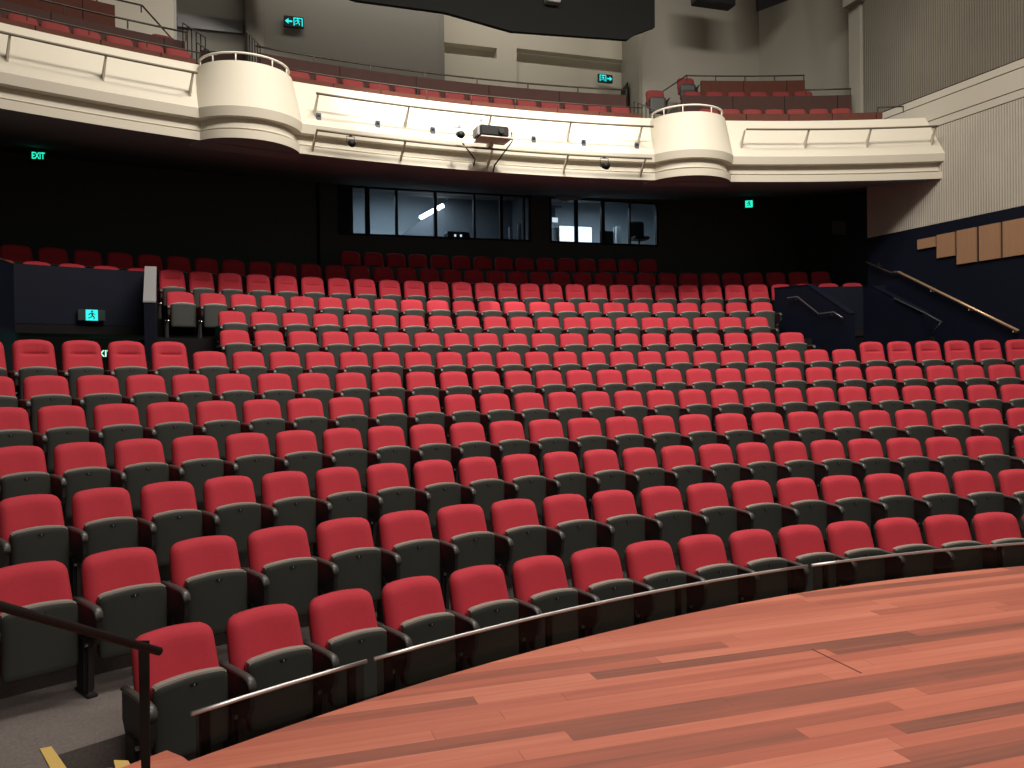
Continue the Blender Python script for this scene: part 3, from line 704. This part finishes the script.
# timber strip above the rim, two rails
def arc_thing(name, prof, a0, a1, mt, label, cat, group=None, seams=0):
    am = (a0 + a1) / 2; t0 = pol(prof[0][0], am, prof[0][1]); M = (Matrix.Translation(t0) @ Matrix.Rotation(-R_(am), 4, 'Z'))
    bm = new(); sweep(bm, prof, a0, a1, .8); bmesh.ops.transform(bm, matrix=M.inverted(), verts=bm.verts)
    o = link(name, bm, mt); o.matrix_world = M; tag(o, label, cat, group)
    if seams:
        k = int(abs(a1 - a0) / seams); bm = new()
        for i in range(1, k + 1):
            a = a0 + i * seams
            if a > a1 - .2: break
            p = pol(prof[0][0] - .004, a); box(bm, (p.x, p.y, (prof[0][1] + prof[1][1]) / 2), (.012, .012, prof[1][1] - prof[0][1] - .01), -R_(a))
        bmesh.ops.transform(bm, matrix=M.inverted(), verts=bm.verts); link('panel_joint', bm, 'riser_dark', o)
    return o
arc_thing('timber_upstand', [(21.96, 7.701), (21.96, 7.885), (22.03, 7.885), (22.03, 7.701)], 10.85, 21.0, 'wood_balcony', 'brown timber upstand on the cream rim, right of the right bay', 'upstand', seams=2.45)
arc_thing('timber_upstand', [(21.96, 7.701), (21.96, 7.82), (22.03, 7.82), (22.03, 7.701)], -12.0, 7.25, 'wood_balcony', 'brown timber upstand on the cream rim between the two bays', 'upstand', seams=2.4)
arc_thing('timber_upstand', [(21.96, 7.701), (21.96, 7.82), (22.03, 7.82), (22.03, 7.701)], -27.0, -15.95, 'wood_balcony', 'brown timber upstand on the cream rim, left of the left bay', 'upstand', seams=2.4)
P2 = lambda zt: [(23.42, 7.42), (23.42, zt), (23.48, zt), (23.48, 7.42)]
arc_thing('timber_parapet', P2(8.72), -12.3, 7.6, 'wood_dark', 'dark timber parapet behind the middle balcony seats', 'parapet', seams=4)
arc_thing('timber_parapet', P2(8.76), 10.85, 20.66, 'wood_dark', 'dark timber parapet behind the first row of right balcony seats', 'parapet', seams=3)
arc_thing('timber_parapet', P2(8.66), -25.5, -15.6, 'wood_dark', 'dark timber parapet behind the left balcony seats', 'parapet', seams=4.5)
arc_thing('timber_parapet', [(24.62, 8.29), (24.62, 9.55), (24.68, 9.55), (24.68, 8.29)], 12.95, 19.0, 'wood_balcony', 'upper dark timber parapet of the top right balcony tier', 'parapet', seams=2.5)
arc_thing('timber_parapet', [(24.62, 8.29), (24.62, 9.55), (24.68, 9.55), (24.68, 8.29)], -24.3, -18.0, 'wood_balcony', 'upper red-brown timber parapet of the left balcony tier', 'parapet', seams=5)
def arc_rail(R, z, a0, a1, r, mt, label, posts, ph, extra=None):
    am = (a0 + a1) / 2; t = empty('guard_rail', pol(R, am, z), -R_(am)); inv = (Matrix.Translation(t.location) @ Matrix.Rotation(-R_(am), 4, 'Z')).inverted()
    bm = new(); rod(bm, R, z, a0, a1, r)
    if extra:
        for e in extra: tube(bm, e, r, 6)
    bmesh.ops.transform(bm, matrix=inv, verts=bm.verts); link('top_rail', bm, mt, t, True)
    n = posts
    for i in range(n):
        a = a0 + (a1 - a0) * (i + (.02 if i == 0 else 0) - (.02 if i == n - 1 else 0)) / max(1, n - 1)
        bm = new(); tube(bm, [pol(R, a, z - ph), pol(R, a, z)], r * .8, 6); bmesh.ops.transform(bm, matrix=inv, verts=bm.verts); link('post', bm, mt, t)
    tag(t, label, 'rail')
arc_rail(22.0, 7.96, -27, -15.7, .014, 'rail_bronze', 'thin metal rail in front of the left balcony seats', 6, .08)
arc_rail(22.0, 7.96, -12.1, 7.35, .014, 'rail_bronze', 'thin metal rail in front of the middle balcony seats', 9, .08)
arc_rail(23.45, 8.845, -12.45, 7.7, .018, 'rail_bronze', 'bronze rail above the middle dark timber parapet', 8, .12)
arc_rail(23.45, 8.85, -25.5, -15.5, .018, 'rail_bronze', 'bronze rail above the left dark timber parapet', 5, .16)
arc_rail(23.45, 8.91, 18.05, 20.66, .018, 'rail_bronze', 'bronze rail stepping down above the right timber parapet', 2, .14)
arc_rail(22.0, 8.00, 20.75, 22.2, .016, 'rail_bronze', 'short bronze rail at the right end of the balcony rim', 2, .13)
arc_rail(24.65, 9.68, 12.11, 19.0, .018, 'rail_bronze', 'bronze rail above the top right parapet sloping down to the stair', 5, .14, [[pol(24.65, 12.11, 9.68), pol(24.6, 9.67, 8.96), pol(24.6, 9.67, 8.90)], [pol(24.6, 10.62, 9.24), pol(24.6, 10.62, 8.3)]])
arc_rail(24.65, 9.68, -24.3, -16.85, .018, 'rail_bronze', 'bronze rail above the upper left parapet sloping down to the stair', 5, .14, [[pol(24.65, -16.85, 9.68), pol(24.6, -15.2, 8.95), pol(24.6, -15.2, 8.85)]])
# stair gate-like balusters beside the bays
def stair_rail(pts_top, dz, label, R0):
    t = empty('stair_balustrade', pts_top[0]); T = Vector(pts_top[0]); bm = new()
    tube(bm, pts_top, .014, 6); bmesh.ops.translate(bm, verts=bm.verts, vec=-T); link('top_rail', bm, 'rail_grey', t)
    for i in range(6):
        f = i / 5; p = Vector(pts_top[0]).lerp(Vector(pts_top[-1]), f); bm = new(); tube(bm, [p, p - Vector((0, 0, dz))], .010, 6); bmesh.ops.translate(bm, verts=bm.verts, vec=-T); link('baluster', bm, 'rail_black', t)
    tag(t, label, 'balustrade')
stair_rail([pol(23.3, -15.75, 8.95), pol(22.5, -15.2, 8.45)], .75, 'black stair balustrade behind the left bay, upper flight', 0)
stair_rail([pol(22.3, -15.7, 8.25), pol(21.95, -15.05, 7.95)], .45, 'short black stair balustrade at the left edge of the left bay', 0)
stair_rail([pol(22.45, 7.25, 8.25), pol(21.95, 7.95, 7.92)], .45, 'short black stair balustrade at the left edge of the right bay', 0)
stair_rail([pol(23.8, -12.6, 9.25), pol(23.4, -12.2, 8.85)], .6, 'black stair balustrade behind the right edge of the left bay', 0)

# balcony seats (upright tip-up seats seen from the front above the rim)
bseat = None
def bal_seat(R, a, zf, label, group):
    global bseat
    if bseat is None:
        bseat = empty('gallery_seat')
        bm = new()
        grid_cushion(bm, rrect(.28, .12, .06, .03), 0, .635, .232, .235, lambda px, pz, e, X, Z: lean(Z, .87) - .03 - .04 * min(1, e / .3),
                     lambda px, pz, e, X, Z: lean(Z, .87) + .03, 10); link('backrest', bm, 'gallery_fabric', bseat, True)
        bm = new(); grid_cushion(bm, rrect(.16, .10, .12), 0, .44, .21, .20, lambda px, pz, e, X, Z: -.27, lambda px, pz, e, X, Z: -.20, 6); link('seat_shell', bm, 'shell_plastic', bseat, True)
        bm = new(); box(bm, (.262, -.2, .57), (.045, .40, .03), 0, .01); box(bm, (.262, -.18, .28), (.025, .16, .56)); link('armrest', bm, 'arm_plastic', bseat)
        o = bseat
    else: o = copy_tree(bseat)
    o.location = pol(R, a, zf); o.rotation_euler = (0, 0, -R_(a)); o.scale = (.96, 1, 1)
    tag(o, label, 'seat', group)
aL = [-23.6, -22.27, -21.1, -19.91, -18.63, -17.36, -16.2]
for i, a in enumerate(aL): bal_seat(22.9, a, 7.41, 'red balcony seat left of the left bay, %s from the bay' % ordinal(len(aL) - i), 'left balcony seats')
aC = [-10.7 + 1.345 * i for i in range(0, 14)]
for i, a in enumerate(aC): bal_seat(22.9, a, 7.41, 'red balcony seat between the two bays, %s from the left bay' % ordinal(i + 1), 'middle balcony seats')
aR = [11.95 + 1.27 * i for i in range(0, 7)]
for i, a in enumerate(aR): bal_seat(22.9, a, 7.41, 'red balcony seat right of the right bay, %s in the front tier' % ordinal(i + 1), 'right balcony front tier seats')
for i, a in enumerate([9.95, 12.17, 13.46, 14.75, 16.04, 17.33, 18.6]): bal_seat(24.3, a, 8.29, 'red balcony seat in the second right tier, %s from the left' % ordinal(i + 1), 'right balcony second tier seats')
bm = new(); sweep(bm, [(24.68, 8.3), (24.68, 9.03), (26.2, 9.03), (26.2, 8.3)], 11.6, 19.5, 1.5); struct('floor', bm, 'carpet')
bal_seat(25.45, 12.6, 9.03, 'single red seat at the top of the right balcony stair', 'right balcony top tier seats')
bal_seat(24.3, -16.15, 8.16, 'red seat on the upper left balcony tier against the bright wall', 'left balcony upper seats')

# lighting pipes and brackets on the balcony front
def pipe(R, z, a0, a1, ang, label, mt, foot, group):
    am = (a0 + a1) / 2; t = empty('lighting_pipe', pol(R, am, z), -R_(am)); inv = (Matrix.Translation(t.location) @ Matrix.Rotation(-R_(am), 4, 'Z')).inverted()
    bm = new(); rod(bm, R, z, a0, a1, .022, 8); bmesh.ops.transform(bm, matrix=inv, verts=bm.verts); link('pipe', bm, mt, t, True)
    for a in ang:
        bm = new()
        rad = pol(1, a).normalized(); tn = Vector((rad.y, -rad.x, 0)) * .014
        (Rf, z1, z0) = foot
        q = [pol(R + .01, a, z + .02), pol(R + .01, a, z - .02), pol(Rf, a, z0), pol(Rf + .05, a, z1)]
        prism(bm, [p - tn for p in q], tn * 2); bmesh.ops.transform(bm, matrix=inv, verts=bm.verts); link('bracket', bm, 'plaster_light', t)
    tag(t, label, 'pipe', group)
up = (21.55, 7.12, 6.98)
pipe(21.28, 7.345, -28, -16.3, [-26.9, -23.4, -19.96, -16.47], 'dark lighting pipe on cream balcony face left of the left bay', 'rod_brown', up, 'balcony lighting pipes')
pipe(21.28, 7.345, -10.93, 7.26, [-10.83, -6.28, -1.9, 2.56, 6.62], 'upper lighting pipe on the brightly lit middle balcony face', 'rod_brown', up, 'balcony lighting pipes')
pipe(21.28, 7.345, 12.62, 23.31, [12.56, 16.21, 19.68, 23.2], 'lighting pipe on cream balcony face right of the right bay', 'rod_brown', up, 'balcony lighting pipes')
pipe(21.16, 6.66, -11.03, 7.02, [-11.0, -6.59, -1.96, 2.27, 6.68], 'lower lighting pipe under the middle balcony face', 'rod_brown', (21.50, 6.42, 6.36), 'balcony lighting pipes')
# small blue-black outlet plates on the face
for i, a in enumerate([-10.67, -7.74, -4.88, .63, 3.46, 6.51]):
    p = pol(21.505, a, 7.0); bm = new(); box(bm, (0, 0, 0), (.09, .03, .15), 0, .006); o = link('outlet_plate', bm, 'socket_blue')
    o.location = p; o.rotation_euler = (R_(-26) * 0, 0, -R_(a))
    tag(o, 'small dark outlet plate on the lit middle balcony face, %s from the left' % ordinal(i + 1), 'outlet', 'outlet plates on the balcony')
    bm = new(); box(bm, (0, -.018, .02), (.05, .006, .03)); link('socket', bm, 'equipment_black', o)
# projector on shelf, camera, hanging lamps
t = empty('video_projector', pol(20.95, -2.2, 6.79), -R_(-2.2))
bm = new(); box(bm, (0, 0, .10), (.56, .42, .19), 0, .02); link('body', bm, 'equipment_black', t)
bm = new(); tube(bm, [(.12, -.21, .10), (.12, -.25, .10)], .055, 12); link('lens', bm, 'plate_black', t)
bm = new(); box(bm, (-.31, -.02, .09), (.05, .30, .17), 0, .01); link('vent_grille', bm, 'cap_grey', t)
tag(t, 'black video projector on a shelf on the lit balcony face', 'projector')
bm = new(); box(bm, (0, 0, 0), (.62, .48, .02)); box(bm, (0, .2, -.05), (.08, .2, .08)); o = link('projector_shelf', bm, 'plaster_light'); o.location = pol(20.98, -2.1, 6.775); o.rotation_euler = (0, 0, R_(2.1)); tag(o, 'cream shelf bracketed to the balcony pipe under the projector', 'shelf')
def lantern(name, a, R, z, mt, label, s=1, body='equipment_black'):
    t = empty(name, pol(R, a, z), -R_(a))
    bm = new(); tube(bm, [(0, .05 * s, .02 * s), (0, -.10 * s, -.03 * s)], [.05 * s, .065 * s], 12); link('lamp_body', bm, body, t, True)
    bm = new(); tube(bm, [(-.07 * s, 0, 0), (-.07 * s, 0, .12 * s), (.07 * s, 0, .12 * s), (.07 * s, 0, 0)], .008, 6); link('yoke', bm, mt, t)
    bm = new(); box(bm, (0, 0, .14 * s), (.04, .04, .05)); link('clamp', bm, mt, t)
    tag(t, label, 'lamp')
lantern('stage_lamp', -2.6, 21.1, 7.06, 'cap_grey', 'small pale spot lamp behind the projector on the balcony', .8, 'cap_grey')
lantern('robotic_camera', -3.80, 21.1, 6.86, 'cap_grey', 'small dark camera on a pale mount left of the projector', 1.1)
lantern('stage_lamp', -9.38, 21.16, 6.50, 'equipment_black', 'dark stage lamp hanging under the balcony front near the left bay', 1.0)
lantern('stage_lamp', 4.30, 21.16, 6.48, 'equipment_black', 'dark stage lamp hanging under the balcony front near the right bay', 1.2)
for q, lab in (([pol(21.15, -3.6, 6.72), pol(21.2, -3.2, 6.58), pol(21.4, -2.72, 6.50), pol(21.45, -2.75, 6.38)], 'black cable looping down left of the projector'),
               ([pol(20.95, -1.1, 6.95), pol(20.97, -1.05, 6.78), pol(21.2, -1.35, 6.6), pol(21.45, -1.63, 6.42), pol(21.46, -1.66, 6.30)], 'black cable hanging from the right side of the projector')):
    bm = new(); tube(bm, q, .014, 6); tag(link('hanging_cable', bm, 'equipment_black'), lab, 'cable')

# ------------------------------------------------------------------ upper walls behind the balcony
bm = new(); wallbox(bm, 4.80, 8.45, 8.2, 15.5, 25.75, .2); struct('wall_back', bm, 'plaster')
bm = new(); prism(bm, [(8.41, 25.75, 8.2), (8.95, 21.9, 8.2), (9.3, 21.9, 8.2), (9.3, 26, 8.2), (8.41, 26, 8.2)], (0, 0, 7.3)); struct('wall_right', bm, 'plaster')
bm = new(); prism(bm, [(4.80, 25.76, 8.2), (5.26, 28.0, 8.2), (5.46, 28.0, 8.2), (5.2, 25.95, 8.2)], (0, 0, 7.3)); struct('wall_back', bm, 'plaster')
# alcove wall; slots cut in to imitate the bulkhead's shadow bands
bm = new()
wallbox(bm, -.5, 2.0, 8.2, 11.13, 27.9, .3); wallbox(bm, -.5, 2.0, 11.42, 15.5, 27.9, .3); wallbox(bm, 1.42, 2.0, 11.13, 11.42, 27.9, .3)
wallbox(bm, 2.0, 5.46, 8.2, 11.15, 28.02, .2); wallbox(bm, 2.0, 5.46, 11.48, 15.5, 27.9, .3); wallbox(bm, -.5, 5.5, 11.0, 11.6, 28.5, .1)
struct('wall_back', bm, 'plaster_light')
bm = new(); wallbox(bm, -4.9, -.42, 8.2, 15.5, 26.4, .3); box(bm, (-.5, 27.2, 11.9), (.16, 1.6, 7.3)); struct('wall_back', bm, 'grey_wall')
bm = new(); tube(bm, [(-5.0, 26.2, 8.2), (-5.0, 26.2, 15.5)], .22, 20); struct('wall_back', bm, 'grey_wall', smooth=True)
bm = new(); wallbox(bm, -6.75, -4.9, 8.2, 15.5, 26.6, .2); struct('wall_back', bm, 'grey_wall')
bm = new(); box(bm, (-6.0, 26.55, 10.66), (1.45, .12, .30)); struct('trim_6', bm, 'rail_grey')  # band of shade across the wall, built as a darker grey strip
bm = new(); wallbox(bm, -9.6, -6.72, 8.2, 15.5, 25.5, .25); struct('wall_back', bm, 'plaster_light')
bm = new(); box(bm, (-5.75, 26.55, 9.15), (1.0, .08, 1.75)); o = struct('door_1', bm, 'wood_dark')
bm = new(); tube(bm, [(-5.35, 26.48, 9.1), (-5.35, 26.48, 9.25)], .015); link('door_handle', bm, 'rail_steel', o)
bm = new(); prism(bm, [(5.02, 27.0, 8.3), (5.17, 27.75, 8.3), (5.14, 27.75, 8.3 + 2.2), (4.99, 27.0, 8.3 + 2.2)], (-.03, 0, 0)); o = struct('door_2', bm, 'equipment_black')
bm = new(); tube(bm, [(4.98, 27.2, 9.3), (4.98, 27.2, 9.5)], .015); link('door_handle', bm, 'rail_steel', o)

# dark lighting bridge and rigging at the top of the view
t = empty('lighting_bridge', (-.5, 24.0, 11)); T0 = Vector(t.location)
bm = new()
prism(bm, [(-6.5, 24.0, 11.6), (-4.4, 24.0, 10.8), (-2.92, 24.0, 10.49), (-.98, 24.0, 10.47), (.62, 24.0, 10.22), (3.55, 24.0, 10.35), (3.75, 24.0, 10.50), (4.27, 24.0, 10.73), (4.28, 24.0, 13.0), (-6.5, 24, 13.0)], (0, .12, 0)); rel(bm); link('boarding', bm, 'bulkhead_dark', t)
bm = new(); box(bm, (1.58, 23.9, 11.02), (.34, .2, .18), 0, .01); rel(bm); link('lamp_housing', bm, 'cap_grey', t)
for x in (-5.5, -1, 3.5):
    bm = new(); tube(bm, [(x, 24.06, 12.9), (x, 24.06, 15.3)], .03, 6); rel(bm); link('hanger', bm, 'bulkhead_dark', t)
tag(t, 'dark curved lighting bridge across the top of the hall', 'bridge')
t = empty('hung_loudspeaker', (5.95, 24.0, 11.9)); T0 = Vector(t.location)
bm = new(); box(bm, (5.95, 24.1, 11.86), (1.08, .35, .74), 0, .02); rel(bm); link('cabinet', bm, 'equipment_black', t)
bm = new(); tube(bm, [(5.95, 24.1, 12.2), (5.95, 24.1, 15.3)], .02, 6); rel(bm); link('hanger', bm, 'equipment_black', t)
tag(t, 'black box loudspeaker hanging at the top edge of the view', 'loudspeaker')
t = empty('ceiling_baffle', (7.6, 24.0, 12.0)); T0 = Vector(t.location)
bm = new(); prism(bm, [(7.22, 24.0, 11.50), (8.14, 24.0, 11.90), (8.2, 24, 12.9), (7.1, 24, 12.9)], (0, .12, 0)); rel(bm); link('board', bm, 'equipment_black', t)
bm = new(); tube(bm, [(7.6, 24.06, 12.8), (7.6, 24.06, 15.3)], .02, 6); rel(bm); link('hanger', bm, 'equipment_black', t)
tag(t, 'dark angled ceiling baffle at top edge right of the hung loudspeaker', 'baffle')
bm = new(); box(bm, (0, 14.5, 15.4), (22.5, 29, .3)); struct('ceiling', bm, 'grey_wall')

# ------------------------------------------------------------------ exit signs
def runman(bm, cx, cz, s, y):
    def q(pts): 
        vs = [bm.verts.new((cx + x * s, y, cz + z * s)) for x, z in pts]; bm.faces.new(vs)
    q([(.02 + .10 * math.cos(2 * math.pi * k / 10), .36 + .10 * math.sin(2 * math.pi * k / 10)) for k in range(10)])
    q([(-.08, .22), (.08, .24), (.12, -.04), (-.02, -.08)])
    q([(.07, .22), (.30, .10), (.32, .03), (.08, .12)]); q([(-.08, .22), (-.28, .12), (-.30, -.04), (-.22, -.02), (-.18, .08), (-.06, .12)])
    q([(-.02, -.08), (.12, -.04), (.26, -.20), (.22, -.42), (.14, -.40), (.15, -.22)]); q([(-.02, -.08), (.05, -.10), (-.08, -.26), (-.34, -.34), (-.34, -.26), (-.14, -.20)])
def sign(loc, rz, w_, h_, mt, items, label, y=-.035):
    t = empty('exit_sign', loc, rz)
    bm = new(); box(bm, (0, 0, 0), (w_, .06, h_), 0, .008); link('housing', bm, 'sign_dark', t)
    for kind, cx, s in items:
        bm = new()
        if kind == 'panel': box(bm, (cx, y + .003, 0), (s, .006, s * .98)); link('lit_panel', bm, mt, t)
        elif kind == 'man': runman(bm, cx, 0, s, y - .004); link('running_figure', bm, 'sign_dark', t)
        elif kind == 'litman': runman(bm, cx, 0, s, y - .002); link('running_figure', bm, mt, t)
        elif kind == 'door':
            for dx, dz, a, b in ((-.5, 0, .12, 1), (.5, 0, .12, 1), (0, .46, 1, .12)): box(bm, (cx + dx * s, y, dz * s), (a * s, .006, b * s))
            link('door_symbol', bm, mt, t)
        elif kind == 'arrow':
            d = math.copysign(1, s); s_ = abs(s); vs = [(-.5, .12), (0, .12), (0, .4), (.5, 0), (0, -.4), (0, -.12), (-.5, -.12)]
            v = [bm.verts.new((cx + d * x * s_, y, z * s_)) for x, z in vs]; bm.faces.new(v); link('arrow', bm, mt, t)
    tag(t, label, 'sign'); return t
vr = -R_(-20)
s_ = sign(tuple(pol(22.70, -20.0, 3.42)), vr, .42, .19, 'cyan_sign', [('panel', 0, .185), ('man', 0, .17)], 'green running-figure exit sign on the navy wall of the left vomitory')
sign((-4.12, 26.33, 10.84), 0, .46, .26, 'cyan_sign', [('arrow', -.12, -.17), ('litman', .09, .20), ('door', .10, .19)], 'cyan exit sign with left arrow on the grey upper wall behind the left bay')
sign((4.62, 27.75, 10.82), 0, .46, .24, 'cyan_sign', [('arrow', .13, .16), ('litman', -.08, .19), ('door', -.08, .18)], 'cyan exit sign with right arrow in the upper middle alcove')
sign((7.52, 25.0, 6.80), R_(-28), .34, .20, 'green_sign', [('panel', .0, .19), ('man', 0, .17)], 'green exit sign glowing on the dark rear wall right of the booths')
def textsign(loc, s, w_, h_, label, mt, xs=1):
    t = empty('exit_sign', loc)
    bm = new(); box(bm, (0, 0, 0), (w_, .06, h_), 0, .006); link('housing', bm, 'sign_dark' if mt != 'sign_dark' else 'green_sign', t)
    cu = bpy.data.curves.new('txt', 'FONT'); cu.body = 'EXIT'; cu.size = s; cu.align_x = 'CENTER'; cu.align_y = 'CENTER'; cu.extrude = .003; cu.offset = .004
    to = bpy.data.objects.new('tmp', cu); C.objects.link(to); bpy.context.view_layer.update()
    me = bpy.data.meshes.new_from_object(to.evaluated_get(bpy.context.evaluated_depsgraph_get())); bpy.data.objects.remove(to)
    me.materials.clear(); me.materials.append(MT[mt]); o = bpy.data.objects.new('lettering', me); C.objects.link(o); o.parent = t; o.scale = (xs, 1, 1); o.rotation_euler = (R_(90), 0, 0); o.location = (0, -.036, 0)
    tag(t, label, 'sign')
textsign((-9.31, 25.0, 6.94), .19, .32, .20, 'small green EXIT lettering on the black rear wall at far left', 'green_sign', .62)
textsign((-8.18, 25.0, 2.88), .19, .44, .24, 'pale green EXIT sign deep in the left vomitory passage', 'sign_pale')
# faint green pool the exit sign throws on the lintel
d = bpy.data.lights.new('sign_glow', 'AREA'); d.size = .3; d.size_y = .1; d.shape = 'RECTANGLE'; d.energy = 1.2; d.color = (.1, 1, .45)
o = bpy.data.objects.new('sign_glow', d); C.objects.link(o); aim(o, (-8.18, 24.8, 2.9), (-8.0, 22.9, 3.0))
